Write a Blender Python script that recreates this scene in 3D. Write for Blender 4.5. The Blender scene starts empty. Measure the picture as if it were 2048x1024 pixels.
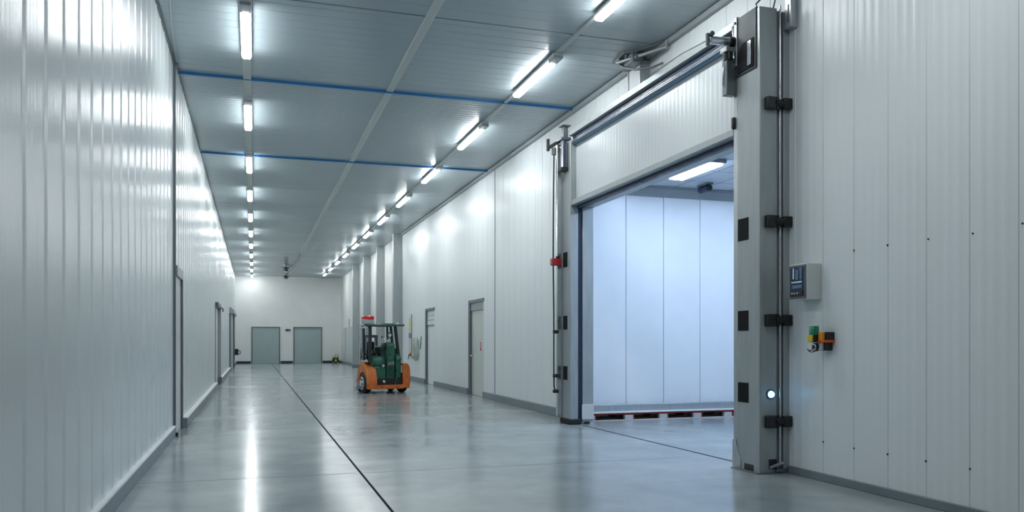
import bpy, bmesh, math, random
from mathutils import Vector, Matrix
random.seed(7)
C = bpy.context.scene
COL = C.collection
PI = math.pi

# ------------------------------------------------------------------ camera
cam_d = bpy.data.cameras.new('camera')
cam = bpy.data.objects.new('camera', cam_d); COL.objects.link(cam)
cam.location = (0, 0, 1.5)
cam.rotation_euler = (PI/2, 0, -math.radians(17.62))
cam_d.sensor_width = 36.0
cam_d.lens = 28.62
cam_d.shift_y = 0.0835
cam_d.clip_start = 0.05; cam_d.clip_end = 300
C.camera = cam
# ------------------------------------------------------------------ world, exposure
w = bpy.data.worlds.new('world'); C.world = w; w.use_nodes = True
w.node_tree.nodes['Background'].inputs[0].default_value = (0.55, 0.65, 0.72, 1)
w.node_tree.nodes['Background'].inputs[1].default_value = 0.05
vs = C.view_settings
vs.view_transform = 'Standard'; vs.look = 'None'; vs.gamma = 1.0; vs.use_curve_mapping = False
vs.exposure = 0.0
try:
    C.cycles.use_denoising = True
    C.cycles.max_bounces = 10
    C.cycles.diffuse_bounces = 5
    C.cycles.glossy_bounces = 4
    C.cycles.sample_clamp_indirect = 6.0
    C.cycles.caustics_reflective = False
    C.cycles.caustics_refractive = False
except Exception:
    pass
# radiance of the corridor tubes and of the cold room lamp
TUBE = 49.0
COLD = 62.0
TUBE_COL = (0.95, 0.99, 1.0)
COLD_COL = (0.58, 0.75, 1.0)

# the fixtures of both rows that hang above and behind the photographer
def area(name, loc, sx, sy, power, col):
    d = bpy.data.lights.new(name, 'AREA'); d.shape = 'RECTANGLE'; d.size = sx; d.size_y = sy
    d.energy = power; d.color = col
    o = bpy.data.objects.new(name, d); COL.objects.link(o); o.location = loc
    return o
for i, (x, y) in enumerate([(-0.1, 7.8), (-0.1, 3.3), (4.43, 4.95)]):
    area('row_light', (x, y, 5.84), 0.13, 2.0, TUBE * 0.13 * 2.0 * PI * 1.0, TUBE_COL)
# other lamps of the cold room, beyond what the doorway shows
for i, (x, y) in enumerate([(9.6, 12.4), (9.6, 9.4), (7.3, 9.2)]):
    area('cold_room_light', (x, y, 4.42), 0.26, 1.4, COLD * 0.26 * 1.4 * PI * 0.8, COLD_COL)

# ------------------------------------------------------------------ materials
def principled(name, col, rough=0.5, metal=0.0, spec=0.5, coat=0.0, emit=None, es=0.0):
    m = bpy.data.materials.new(name); m.use_nodes = True
    b = m.node_tree.nodes['Principled BSDF']
    b.inputs['Base Color'].default_value = (*col, 1)
    b.inputs['Roughness'].default_value = rough
    b.inputs['Metallic'].default_value = metal
    b.inputs['Specular IOR Level'].default_value = spec
    b.inputs['Coat Weight'].default_value = coat
    if emit:
        b.inputs['Emission Color'].default_value = (*emit, 1)
        b.inputs['Emission Strength'].default_value = es
    return m

def worn(name, col, rough=0.4, metal=0.0, spec=0.5, scale=6.0, amount=0.12, rvar=0.1, bump=0.0, stretch=(1, 1, 1), coat=0.0):
    """paint or metal with a little procedural unevenness in tone, gloss and relief"""
    m = principled(name, col, rough, metal, spec, coat)
    nt = m.node_tree; N = nt.nodes; L = nt.links; b = N['Principled BSDF']
    tc = N.new('ShaderNodeTexCoord'); mp = N.new('ShaderNodeMapping'); mp.inputs['Scale'].default_value = stretch
    L.new(tc.outputs['Object'], mp.inputs['Vector'])
    n = N.new('ShaderNodeTexNoise'); n.inputs['Scale'].default_value = scale; n.inputs['Detail'].default_value = 5
    L.new(mp.outputs['Vector'], n.inputs['Vector'])
    r = N.new('ShaderNodeValToRGB')
    r.color_ramp.elements[0].position = 0.3; r.color_ramp.elements[1].position = 0.7
    r.color_ramp.elements[0].color = (*[c * (1 - amount) for c in col], 1)
    r.color_ramp.elements[1].color = (*[min(1, c * (1 + amount * 0.5)) for c in col], 1)
    L.new(n.outputs['Fac'], r.inputs['Fac']); L.new(r.outputs['Color'], b.inputs['Base Color'])
    mr = N.new('ShaderNodeMapRange'); mr.inputs['From Min'].default_value = 0.3; mr.inputs['From Max'].default_value = 0.7
    mr.inputs['To Min'].default_value = max(0.03, rough - rvar); mr.inputs['To Max'].default_value = min(1, rough + rvar)
    L.new(n.outputs['Fac'], mr.inputs['Value']); L.new(mr.outputs['Result'], b.inputs['Roughness'])
    if bump:
        bp = N.new('ShaderNodeBump'); bp.inputs['Strength'].default_value = bump; bp.inputs['Distance'].default_value = 0.01
        L.new(n.outputs['Fac'], bp.inputs['Height']); L.new(bp.outputs['Normal'], b.inputs['Normal'])
    return m

M = {}
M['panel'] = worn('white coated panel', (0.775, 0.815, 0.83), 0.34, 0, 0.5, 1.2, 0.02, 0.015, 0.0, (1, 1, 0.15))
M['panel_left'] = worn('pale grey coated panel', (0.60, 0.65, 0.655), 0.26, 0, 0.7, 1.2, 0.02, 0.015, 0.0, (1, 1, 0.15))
M['plain'] = worn('plain white wall', (0.80, 0.81, 0.80), 0.42, 0, 0.4, 1.0, 0.04, 0.05)
M['ceiling'] = worn('grey coated ceiling sheet', (0.355, 0.42, 0.45), 0.24, 0, 0.7, 0.6, 0.03, 0.02, 0.0, (1, 1, 1))
M['cold_wall'] = worn('white cold room panel', (0.80, 0.83, 0.87), 0.35, 0, 0.4, 1.5, 0.04, 0.05)
M['steel'] = worn('brushed steel', (0.46, 0.49, 0.50), 0.38, 0.75, 0.5, 9, 0.12, 0.08, 0.05, (6, 6, 0.6))
M['post'] = worn('galvanised post', (0.37, 0.405, 0.41), 0.42, 0.3, 0.5, 4, 0.12, 0.08, 0.05, (3, 3, 0.5))
M['post_dark'] = worn('dark grey steel', (0.20, 0.225, 0.235), 0.38, 0.5, 0.5, 4, 0.12, 0.08, 0.0)
M['chrome'] = worn('bright steel', (0.72, 0.75, 0.78), 0.20, 0.9, 0.5, 20, 0.1, 0.06)
M['trimgrey'] = worn('grey trim', (0.30, 0.33, 0.345), 0.40, 0.1, 0.5, 5, 0.08, 0.06)
M['frame'] = worn('dark door frame', (0.13, 0.15, 0.165), 0.40, 0.2, 0.5, 5, 0.08, 0.06)
M['kerb'] = worn('grey kerb', (0.19, 0.225, 0.25), 0.42, 0, 0.5, 4, 0.12, 0.06)
M['kerbedge'] = worn('pale kerb edge', (0.85, 0.87, 0.87), 0.35, 0.0, 0.5, 4, 0.08, 0.06)
M['navy'] = worn('navy skirting', (0.022, 0.030, 0.055), 0.4, 0, 0.5, 4, 0.1, 0.06)
M['leaf'] = worn('grey green door leaf', (0.36, 0.445, 0.44), 0.36, 0.1, 0.5, 2, 0.04, 0.06)
M['leaf_pale'] = worn('pale door leaf', (0.60, 0.62, 0.60), 0.40, 0, 0.5, 2, 0.05, 0.06)
M['strip'] = worn('pale ceiling strip', (0.50, 0.54, 0.52), 0.4, 0, 0.5, 4, 0.05, 0.05)
M['blue'] = worn('blue joint strip', (0.014, 0.145, 0.37), 0.4, 0, 0.5, 4, 0.1, 0.05)
M['black'] = worn('black plastic', (0.012, 0.013, 0.015), 0.38, 0, 0.5, 12, 0.3, 0.1)
M['rubber'] = worn('black rubber', (0.016, 0.016, 0.017), 0.65, 0, 0.4, 14, 0.3, 0.1, 0.2)
M['head_dark'] = worn('dark folded steel', (0.055, 0.066, 0.072), 0.5, 0.1, 0.3, 5, 0.15, 0.06)
M['cab_dark'] = worn('dark teal cab paint', (0.012, 0.022, 0.027), 0.35, 0, 0.5, 6, 0.2, 0.08)
M['door_panel'] = worn('white door panel', (0.60, 0.635, 0.65), 0.30, 0, 0.5, 1.2, 0.02, 0.015)
M['joint'] = worn('dark joint sealant', (0.010, 0.013, 0.022), 0.85, 0, 0.08, 8, 0.2, 0.05)
M['hole'] = worn('black plate', (0.010, 0.010, 0.013), 0.7, 0, 0.15, 8, 0.2, 0.05)
M['gasket'] = worn('navy gasket', (0.015, 0.03, 0.075), 0.45, 0, 0.5, 8, 0.2, 0.1)
M['white_plastic'] = worn('white housing', (0.75, 0.77, 0.77), 0.35, 0, 0.5, 4, 0.03, 0.05)
M['grey_plastic'] = worn('light grey enclosure', (0.60, 0.63, 0.62), 0.42, 0, 0.5, 4, 0.03, 0.05)
M['red'] = worn('red plastic', (0.42, 0.012, 0.012), 0.35, 0, 0.5, 8, 0.15, 0.08)
M['red_wood'] = worn('red painted wood', (0.36, 0.035, 0.018), 0.6, 0, 0.3, 10, 0.35, 0.1, 0.2, (1, 8, 8))
M['pale_wood'] = worn('pale deck board', (0.62, 0.58, 0.55), 0.65, 0, 0.3, 10, 0.15, 0.1, 0.2, (1, 8, 8))
M['block'] = worn('grey pallet block', (0.50, 0.52, 0.52), 0.7, 0, 0.3, 16, 0.15, 0.1)
M['orange'] = worn('orange paint', (0.62, 0.145, 0.022), 0.33, 0, 0.5, 6, 0.25, 0.1, 0.05, (1, 1, 1), 0.3)
M['green'] = worn('green paint', (0.012, 0.105, 0.060), 0.33, 0, 0.5, 6, 0.25, 0.1, 0.05, (1, 1, 1), 0.3)
M['green_pale'] = worn('faded green paint', (0.035, 0.16, 0.115), 0.30, 0.1, 0.5, 6, 0.25, 0.1, 0.05, (1, 1, 1), 0.3)
M['green_dark'] = worn('dark green paint', (0.010, 0.060, 0.045), 0.35, 0.1, 0.5, 6, 0.25, 0.1)
M['lamp_green'] = worn('green lens', (0.0, 0.20, 0.10), 0.22, 0, 0.5, 6, 0.1, 0.05, 0, (1, 1, 1), 0.5)
M['yellow'] = worn('yellow plastic', (0.70, 0.55, 0.02), 0.4, 0, 0.5, 10, 0.15, 0.1)
M['amber'] = worn('amber plastic', (0.72, 0.27, 0.01), 0.35, 0, 0.5, 10, 0.15, 0.1)
M['orange_red'] = worn('orange red plastic', (0.68, 0.10, 0.012), 0.35, 0, 0.5, 10, 0.15, 0.1)
M['board_yellow'] = worn('faded yellow card', (0.70, 0.68, 0.36), 0.6, 0, 0.3, 18, 0.3, 0.1)
M['board_blue'] = worn('blue card', (0.14, 0.26, 0.42), 0.6, 0, 0.3, 18, 0.3, 0.1)
M['board_pink'] = worn('pale pink card', (0.68, 0.55, 0.53), 0.6, 0, 0.3, 18, 0.1, 0.1)
M['hose'] = worn('pale green hose', (0.42, 0.52, 0.44), 0.5, 0, 0.4, 18, 0.1, 0.1)
M['lime'] = worn('lime plastic', (0.20, 0.38, 0.05), 0.4, 0, 0.5, 18, 0.3, 0.1)
M['component'] = worn('blue grey component', (0.10, 0.20, 0.33), 0.4, 0, 0.5, 30, 0.3, 0.1)
M['tube'] = principled('lit tube diffuser', (0.9, 0.9, 0.9), 0.4, emit=TUBE_COL, es=TUBE)
M['cold_tube'] = principled('lit cold room diffuser', (0.9, 0.9, 0.9), 0.4, emit=COLD_COL, es=COLD)
M['blue_lamp'] = principled('lit blue indicator', (0.3, 0.6, 0.9), 0.3, emit=(0.12, 0.48, 1.0), es=9.0)
M['red_lens'] = principled('red beacon lens', (0.40, 0.01, 0.015), 0.25, coat=0.4, emit=(0.8, 0.01, 0.02), es=0.12)

g = principled('clear glass', (0.9, 0.95, 0.96), 0.05)
g.node_tree.nodes['Principled BSDF'].inputs['Transmission Weight'].default_value = 1.0
g.node_tree.nodes['Principled BSDF'].inputs['IOR'].default_value = 1.1
M['glass'] = g

def drawn(m, freq, strength):
    # fine lines along the sheet's length, as on rolled coated steel
    nt = m.node_tree; N = nt.nodes; L = nt.links
    tc = N.new('ShaderNodeTexCoord'); mp = N.new('ShaderNodeMapping'); mp.inputs['Scale'].default_value = freq
    L.new(tc.outputs['Object'], mp.inputs['Vector'])
    n = N.new('ShaderNodeTexNoise'); n.inputs['Scale'].default_value = 1.0; n.inputs['Detail'].default_value = 2
    L.new(mp.outputs['Vector'], n.inputs['Vector'])
    bp = N.new('ShaderNodeBump'); bp.inputs['Strength'].default_value = strength; bp.inputs['Distance'].default_value = 0.01
    L.new(n.outputs['Fac'], bp.inputs['Height']); L.new(bp.outputs['Normal'], N['Principled BSDF'].inputs['Normal'])
drawn(M['panel'], (22, 22, 0.02), 0.26)
drawn(M['door_panel'], (22, 22, 0.02), 0.22)
drawn(M['panel_left'], (22, 22, 0.02), 0.18)
def floor_material():
    m = principled('sealed concrete', (0.3, 0.34, 0.37), 0.2, 0, 0.55)
    nt = m.node_tree; N = nt.nodes; L = nt.links; b = N['Principled BSDF']
    tc = N.new('ShaderNodeTexCoord')
    n1 = N.new('ShaderNodeTexNoise'); n1.inputs['Scale'].default_value = 0.55; n1.inputs['Detail'].default_value = 6; n1.inputs['Roughness'].default_value = 0.6
    n2 = N.new('ShaderNodeTexNoise'); n2.inputs['Scale'].default_value = 45; n2.inputs['Detail'].default_value = 3
    n3 = N.new('ShaderNodeTexNoise'); n3.inputs['Scale'].default_value = 1.6; n3.inputs['Detail'].default_value = 4; n3.inputs['Roughness'].default_value = 0.55
    for n in (n1, n2, n3): L.new(tc.outputs['Object'], n.inputs['Vector'])
    r1 = N.new('ShaderNodeValToRGB'); e = r1.color_ramp.elements
    e[0].position = 0.3; e[0].color = (0.225, 0.272, 0.29, 1); e[1].position = 0.72; e[1].color = (0.365, 0.405, 0.415, 1)
    L.new(n1.outputs['Fac'], r1.inputs['Fac'])
    mx = N.new('ShaderNodeMix'); mx.data_type = 'RGBA'; mx.blend_type = 'OVERLAY'; mx.inputs['Factor'].default_value = 0.06
    L.new(r1.outputs['Color'], mx.inputs['A']); L.new(n2.outputs['Fac'], mx.inputs['B'])
    mx2 = N.new('ShaderNodeMix'); mx2.data_type = 'RGBA'; mx2.blend_type = 'OVERLAY'; mx2.inputs['Factor'].default_value = 0.30
    L.new(mx.outputs['Result'], mx2.inputs['A']); L.new(n3.outputs['Fac'], mx2.inputs['B'])
    L.new(mx2.outputs['Result'], b.inputs['Base Color'])
    mr = N.new('ShaderNodeMapRange'); mr.inputs['From Min'].default_value = 0.3; mr.inputs['From Max'].default_value = 0.7
    mr.inputs['To Min'].default_value = 0.15; mr.inputs['To Max'].default_value = 0.22
    L.new(n1.outputs['Fac'], mr.inputs['Value']); L.new(mr.outputs['Result'], b.inputs['Roughness'])
    return m
M['floor'] = floor_material()

def tile_material():
    m = principled('cold room ceiling tile', (0.55, 0.60, 0.66), 0.45)
    nt = m.node_tree; N = nt.nodes; L = nt.links; b = N['Principled BSDF']
    tc = N.new('ShaderNodeTexCoord')
    br = N.new('ShaderNodeTexBrick'); br.offset = 0.0; br.squash = 1.0
    br.inputs['Color1'].default_value = (0.52, 0.57, 0.63, 1); br.inputs['Color2'].default_value = (0.58, 0.63, 0.69, 1)
    br.inputs['Mortar'].default_value = (0.05, 0.07, 0.11, 1)
    br.inputs['Scale'].default_value = 1.0; br.inputs['Mortar Size'].default_value = 0.010
    br.inputs['Brick Width'].default_value = 0.6; br.inputs['Row Height'].default_value = 0.9
    L.new(tc.outputs['Object'], br.inputs['Vector']); L.new(br.outputs['Color'], b.inputs['Base Color'])
    return m
M['tile'] = tile_material()

# ------------------------------------------------------------------ mesh helpers
class B:
    """collects faces of one part"""
    def __init__(s): s.bm = bmesh.new()
    def box(s, x0, x1, y0, y1, z0, z1):
        v = [s.bm.verts.new(p) for p in ((x0,y0,z0),(x1,y0,z0),(x1,y1,z0),(x0,y1,z0),(x0,y0,z1),(x1,y0,z1),(x1,y1,z1),(x0,y1,z1))]
        for f in ((3,2,1,0),(4,5,6,7),(0,1,5,4),(1,2,6,5),(2,3,7,6),(3,0,4,7)): s.bm.faces.new([v[i] for i in f])
        return s
    def ring(s, c, u, v, r, n): return [s.bm.verts.new(c + u*(r*math.cos(2*PI*i/n)) + v*(r*math.sin(2*PI*i/n))) for i in range(n)]
    def cyl(s, p0, p1, r, n=20, r2=None):
        return s.lathe(p0, p1, [(0, r), (1, r if r2 is None else r2)], n)
    def lathe(s, p0, p1, prof, n=24):
        """profile (fraction along axis, radius) turned about p0-p1, closed at both ends"""
        p0, p1 = Vector(p0), Vector(p1); d = (p1 - p0); a = d.normalized()
        u = a.orthogonal().normalized(); v = a.cross(u)
        rings = [s.ring(p0 + d*t, u, v, max(r, 1e-4), n) for t, r in prof]
        for A, Bn in zip(rings, rings[1:]):
            for i in range(n): s.bm.faces.new((A[i], A[(i+1) % n], Bn[(i+1) % n], Bn[i]))
        s.bm.faces.new(list(reversed(rings[0]))); s.bm.faces.new(rings[-1])
        return s
    def tube(s, pts, r, n=10, closed=False):
        pts = [Vector(p) for p in pts]; rings = []; prev = None
        m = len(pts)
        for i, p in enumerate(pts):
            if closed: t = (pts[(i+1) % m] - pts[i-1]).normalized()
            else: t = (pts[min(i+1, m-1)] - pts[max(i-1, 0)]).normalized()
            if prev is None: u = t.orthogonal().normalized()
            else: u = (prev - t*prev.dot(t)); u = u.normalized() if u.length > 1e-5 else t.orthogonal().normalized()
            prev = u; rings.append(s.ring(p, u, t.cross(u), r, n))
        pairs = list(zip(rings, rings[1:])) + ([(rings[-1], rings[0])] if closed else [])
        for A, Bn in pairs:
            for i in range(n): s.bm.faces.new((A[i], A[(i+1) % n], Bn[(i+1) % n], Bn[i]))
        if not closed:
            s.bm.faces.new(list(reversed(rings[0]))); s.bm.faces.new(rings[-1])
        return s
    def torus(s, c, axis, R, r, n=28, k=10, a0=0, a1=2*PI):
        c = Vector(c); a = Vector(axis).normalized(); u = a.orthogonal().normalized(); v = a.cross(u)
        full = abs(a1 - a0 - 2*PI) < 1e-6
        pts = [c + u*(R*math.cos(a0+(a1-a0)*i/(n if full else n-1))) + v*(R*math.sin(a0+(a1-a0)*i/(n if full else n-1))) for i in range(n)]
        return s.tube(pts, r, k, full)
    def prism(s, poly, axis, t0, t1):
        """poly in the plane across axis: 'x' -> (y,z), 'y' -> (x,z), 'z' -> (x,y)"""
        def P(a, b, t): return (t,a,b) if axis == 'x' else (a,t,b) if axis == 'y' else (a,b,t)
        A = [s.bm.verts.new(P(a,b,t0)) for a,b in poly]; Bn = [s.bm.verts.new(P(a,b,t1)) for a,b in poly]
        s.bm.faces.new(list(reversed(A))); s.bm.faces.new(Bn); n = len(poly)
        for i in range(n): s.bm.faces.new((A[i], A[(i+1) % n], Bn[(i+1) % n], Bn[i]))
        return s
    def beam(s, p0, p1, w_, h_):
        """bar of rectangular section from p0 to p1"""
        p0, p1 = Vector(p0), Vector(p1); a = (p1-p0).normalized()
        up = Vector((0,0,1)) if abs(a.z) < 0.95 else Vector((0,1,0))
        u = a.cross(up).normalized(); v = u.cross(a)
        R = []
        for p in (p0, p1): R.append([s.bm.verts.new(p + u*(sx*w_/2) + v*(sy*h_/2)) for sx, sy in ((-1,-1),(1,-1),(1,1),(-1,1))])
        for i in range(4): s.bm.faces.new((R[0][i], R[0][(i+1) % 4], R[1][(i+1) % 4], R[1][i]))
        s.bm.faces.new(list(reversed(R[0]))); s.bm.faces.new(R[1])
        return s
    def strip(s, front, back, flip=False):
        """closed solid from matching front/back point lists of (bottom, top) pairs"""
        F = [(s.bm.verts.new(a), s.bm.verts.new(b)) for a, b in front]; K = [(s.bm.verts.new(a), s.bm.verts.new(b)) for a, b in back]
        for i in range(len(F)-1):
            (a,b),(c,d) = F[i],F[i+1]; (e,f),(g_,h) = K[i],K[i+1]
            s.bm.faces.new((a,c,d,b)); s.bm.faces.new((e,f,h,g_)); s.bm.faces.new((a,e,g_,c)); s.bm.faces.new((b,d,h,f))
        s.bm.faces.new((F[0][0],F[0][1],K[0][1],K[0][0])); s.bm.faces.new((F[-1][0],K[-1][0],K[-1][1],F[-1][1]))
        return s

OFF = {}
def thing(name, label, cat, loc, group=None, rotz=0.0):
    o = bpy.data.objects.new(name, None); COL.objects.link(o); o.empty_display_size = 0.1
    o.location = loc; o.rotation_euler = (0, 0, rotz); o['label'] = label; o['category'] = cat
    if group: o['group'] = group
    OFF[o.name] = Vector((0,0,0)) if rotz else Vector(loc)
    return o
def obj(name, b, mat, parent=None, bevel=0.0, smooth=True, seg=2):
    """link what b collected as ONE mesh object (under parent if given)"""
    bmesh.ops.recalc_face_normals(b.bm, faces=b.bm.faces[:])
    off = OFF.get(parent.name, Vector((0,0,0))) if parent else Vector((0,0,0))
    me = bpy.data.meshes.new(name)
    if off.length: bmesh.ops.translate(b.bm, verts=b.bm.verts[:], vec=-off)
    b.bm.to_mesh(me); b.bm.free()
    o = bpy.data.objects.new(name, me); COL.objects.link(o)
    me.materials.append(M[mat] if isinstance(mat, str) else mat)
    if smooth:
        for p in me.polygons: p.use_smooth = True
        me.set_sharp_from_angle(angle=math.radians(32))
    if bevel:
        md = o.modifiers.new('bevel', 'BEVEL'); md.width = bevel; md.segments = seg; md.limit_method = 'ANGLE'; md.angle_limit = math.radians(40)
        md.harden_normals = False
    if parent: o.parent = parent; OFF[o.name] = off
    return o
def struct(name, b, mat, bevel=0.0, parent=None, smooth=True):
    o = obj(name, b, mat, parent, bevel, smooth)
    if parent is None: o['kind'] = 'structure'
    return o
def tag(o, label, cat, group=None):
    o['label'] = label; o['category'] = cat
    if group: o['group'] = group
    return o
def holder(name):
    o = bpy.data.objects.new(name, None); COL.objects.link(o); o['kind'] = 'structure'; o.empty_display_size = 0.1
    OFF[o.name] = Vector((0,0,0)); return o

# ------------------------------------------------------------------ the shell
XR, XL, XLF, YE, ZC = 5.84, -1.215, -1.185, 57.9, 5.94
YB = -5.0

def wall_profile(y0, y1, pitch, anchor, seam, micro=None, n_micro=0):
    """(y, relief) points between y0 and y1; seam/micro are small relief shapes about 0"""
    pts = [(y0, 0.0)]
    k0 = int(math.floor((y0 - anchor)/pitch)) - 1
    k1 = int(math.ceil((y1 - anchor)/pitch)) + 1
    for k in range(k0, k1):
        c = anchor + k*pitch
        feats = [(c, seam)] + [(c + pitch*(j+1)/(n_micro+1), micro) for j in range(n_micro)]
        for cc, sh in feats:
            if cc + sh[0][0] > y0 + 0.002 and cc + sh[-1][0] < y1 - 0.002:
                pts += [(cc+dy, r) for dy, r in sh]
    pts.append((y1, 0.0))
    return pts
def wall_piece(b, x, nx, thick, y0, y1, z0, z1, prof):
    f = [((x + nx*r, y, z0), (x + nx*r, y, z1)) for y, r in prof]
    k = [((x - nx*thick, y, z0), (x - nx*thick, y, z1)) for y, r in prof]
    b.strip(f, k)
RIB = [(-0.050, 0), (-0.008, 0.0065), (0.008, 0.0075), (0.016, 0)]
GROOVE = [(-0.010, 0), (-0.004, -0.008), (0.004, -0.008), (0.010, 0)]
MICRO = [(-0.045, 0), (-0.02, 0.0018), (0.0, 0.0024), (0.02, 0.0018), (0.045, 0)]

# left wall: nearer panel run, then the run beyond the first door
b = B()
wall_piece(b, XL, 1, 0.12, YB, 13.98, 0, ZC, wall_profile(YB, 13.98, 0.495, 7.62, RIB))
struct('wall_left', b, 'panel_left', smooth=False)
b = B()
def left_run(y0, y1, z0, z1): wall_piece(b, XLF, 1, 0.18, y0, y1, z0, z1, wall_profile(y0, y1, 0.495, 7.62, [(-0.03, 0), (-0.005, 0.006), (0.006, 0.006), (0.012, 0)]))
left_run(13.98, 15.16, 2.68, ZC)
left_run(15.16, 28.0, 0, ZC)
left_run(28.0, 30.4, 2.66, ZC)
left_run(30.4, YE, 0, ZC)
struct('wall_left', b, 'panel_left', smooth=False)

# right wall, with the tall doorway and two small doors
b = B()
def right_run(y0, y1, z0, z1, m=3): wall_piece(b, XR, -1, 0.05, y0, y1, z0, z1, wall_profile(y0, y1, 0.47, 7.33, GROOVE, MICRO, m))
right_run(YB, 8.42, 0, ZC)
right_run(8.42, 13.70, 4.06, ZC)
right_run(13.70, 20.85, 0, ZC)
right_run(20.85, 22.4, 2.62, ZC)
right_run(22.4, 27.0, 0, ZC)
right_run(27.0, 28.5, 2.62, ZC)
right_run(28.5, 33.3, 0, ZC)
wall_r = struct('wall_right', b, 'panel', smooth=False)
b = B(); wall_piece(b, XR, -1, 0.05, 33.3, YE, 0, ZC, [(33.3, 0), (YE, 0)])
struct('wall_right', b, 'plain')
b = B(); b.box(XL-0.3, XR+0.3, YE, YE+0.15, 0, ZC); struct('wall_end', b, 'plain')
b = B(); b.box(XL-0.3, XR+0.3, YB-0.15, YB, 0, ZC); struct('wall_back', b, 'plain')

# screws on the near right wall
for (y, z) in [(5.42, 2.42), (5.90, 2.43), (6.40, 2.43), (6.86, 2.43), (4.95, 2.44), (7.33, 0.42), (6.86, 0.41), (6.40, 0.41), (5.93, 0.41), (5.45, 0.41)]:
    b = B(); b.lathe((XR+0.005, y, z), (XR-0.008, y, z), [(0, 0.009), (0.6, 0.009), (1, 0.005)], 10)
    obj('screw', b, 'black', wall_r)
# long open joint on the right wall
b = B(); b.box(XR-0.012, XR+0.01, 19.78, 19.83, 0.17, ZC-0.09); struct('trim_1', b, 'trimgrey')

# floor under corridor and cold room
b = B(); b.box(XL-0.3, 12.3, YB-0.15, YE+0.15, -0.2, 0.0); struct('floor', b, 'floor')
# ceiling sheets with cross ribs, open joints every few metres
def ceiling():
    seams = [7.6, 10.95, 14.4, 20.3, 24.4, 27.6, 30.9, 34.2, 37.5, 40.8, 44.0, 47.3, 50.6, 53.9]
    pts = [(YB-0.15, 0.0)]
    y = YB
    while y < YE:
        pitch = 0.26 if y < 14.3 else 0.15
        near = [s_ for s_ in seams if abs(s_ - y) < 0.10]
        if not near: pts += [(y-0.010, 0), (y-0.003, -0.0036), (y+0.003, -0.0036), (y+0.010, 0)]
        y += pitch
    for s_ in seams: pts += [(s_-0.020, 0), (s_-0.014, -0.03), (s_+0.014, -0.03), (s_+0.020, 0)]
    pts.sort(); pts.append((YE+0.15, 0.0))
    f = [((XL-0.3, y, ZC - r), (XR+0.3, y, ZC - r)) for y, r in pts]
    k = [((XL-0.3, y, ZC + 0.15), (XR+0.3, y, ZC + 0.15)) for y, r in pts]
    return B().strip(f, k)
struct('ceiling', ceiling(), 'ceiling', smooth=False)

# ceiling strips
b = B(); b.box(2.24, 2.36, YB, YE, ZC-0.02, ZC+0.005); struct('trim_2', b, 'strip', 0.004)
b = B(); b.box(-0.165, -0.035, YB, YE, ZC-0.035, ZC+0.005); struct('trim_3', b, 'strip', 0.004)
b = B(); b.box(4.41, 4.47, YB, YE, ZC-0.035, ZC+0.005); struct('trim_4', b, 'strip', 0.004)
b = B(); b.box(XLF-0.05, XR, 14.385, 14.415, ZC-0.045, ZC+0.005); struct('trim_5', b, 'blue', 0.004)
b = B(); b.box(XLF, XR, 20.28, 20.32, ZC-0.045, ZC+0.005); struct('trim_6', b, 'blue', 0.004)
# coving where wall meets ceiling
b = B(); b.box(XR-0.07, XR+0.01, YB, 33.3, ZC-0.09, ZC-0.012); struct('trim_7', b, 'trimgrey', 0.004)
b = B(); b.box(XL-0.01, XL+0.03, YB, 13.98, ZC-0.03, ZC+0.002); struct('trim_8', b, 'frame')
b = B(); b.box(XLF-0.01, XLF+0.03, 13.98, YE, ZC-0.03, ZC+0.002); struct('trim_9', b, 'frame')
# thin conduit running along the ceiling from the first door to the camera side
b = B(); b.tube([(-1.16, 13.9, ZC-0.012), (-1.09, 12.2, ZC-0.012), (-1.00, 10.8, ZC-0.012), (-0.86, 9.0, ZC-0.012)], 0.012, 8)
struct('trim_10', b, 'trimgrey')
# floor joints
b = B(); b.box(1.155, 1.18, YB, YE, -0.01, 0.0015); struct('trim_11', b, 'joint')
b = B(); b.box(XL, 5.4, 9.37, 9.38, -0.01, 0.0012); struct('trim_12', b, 'kerb')
b = B(); b.box(XLF, XR, 22.9, 22.915, -0.01, 0.0012); struct('trim_13', b, 'kerb')
b = B(); b.prism([(5.60, 13.5), (5.632, 13.5), (5.742, 8.4), (5.71, 8.4)], 'z', -0.01, 0.002); struct('trim_14', b, 'joint')

# kerbs along the walls
def kerb(side, x, nx, y0, y1, h, t):
    b = B(); b.box(*sorted((x - nx*0.02, x + nx*t)), y0, y1, 0, h)
    o = struct('baseboard_' + side, b, 'kerb', 0.006)
    return o
def kerb_edge(o, x, nx, y0, y1, h, t):
    b = B(); b.box(*sorted((x - nx*0.005, x + nx*(t+0.004))), y0, y1, h-0.012, h+0.012); obj('edge_strip', b, 'kerbedge', o, 0.002)
o = kerb('left', XL, 1, YB, 13.85, 0.16, 0.045); kerb_edge(o, XL, 1, YB, 13.85, 0.16, 0.045)
for y0, y1 in ((15.25, 27.9), (30.55, 44.0), (50.2, YE)):
    o = kerb('left', XLF, 1, y0, y1, 0.17, 0.09)
    kerb_edge(o, XLF, 1, y0, y1, 0.17, 0.09)
kerb('right', XR, -1, YB, 7.9, 0.085, 0.03)
for y0, y1 in ((14.2, 20.8), (22.45, 26.95), (28.55, YE)):
    kerb('right', XR, -1, y0, y1, 0.17, 0.06)
for x0, x1 in ((XLF+0.1, -0.17), (1.77, 2.58), (4.58, XR-0.07)):
    b = B(); b.box(x0, x1, YE-0.03, YE+0.01, 0, 0.17); struct('baseboard_end', b, 'navy', 0.004)

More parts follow.
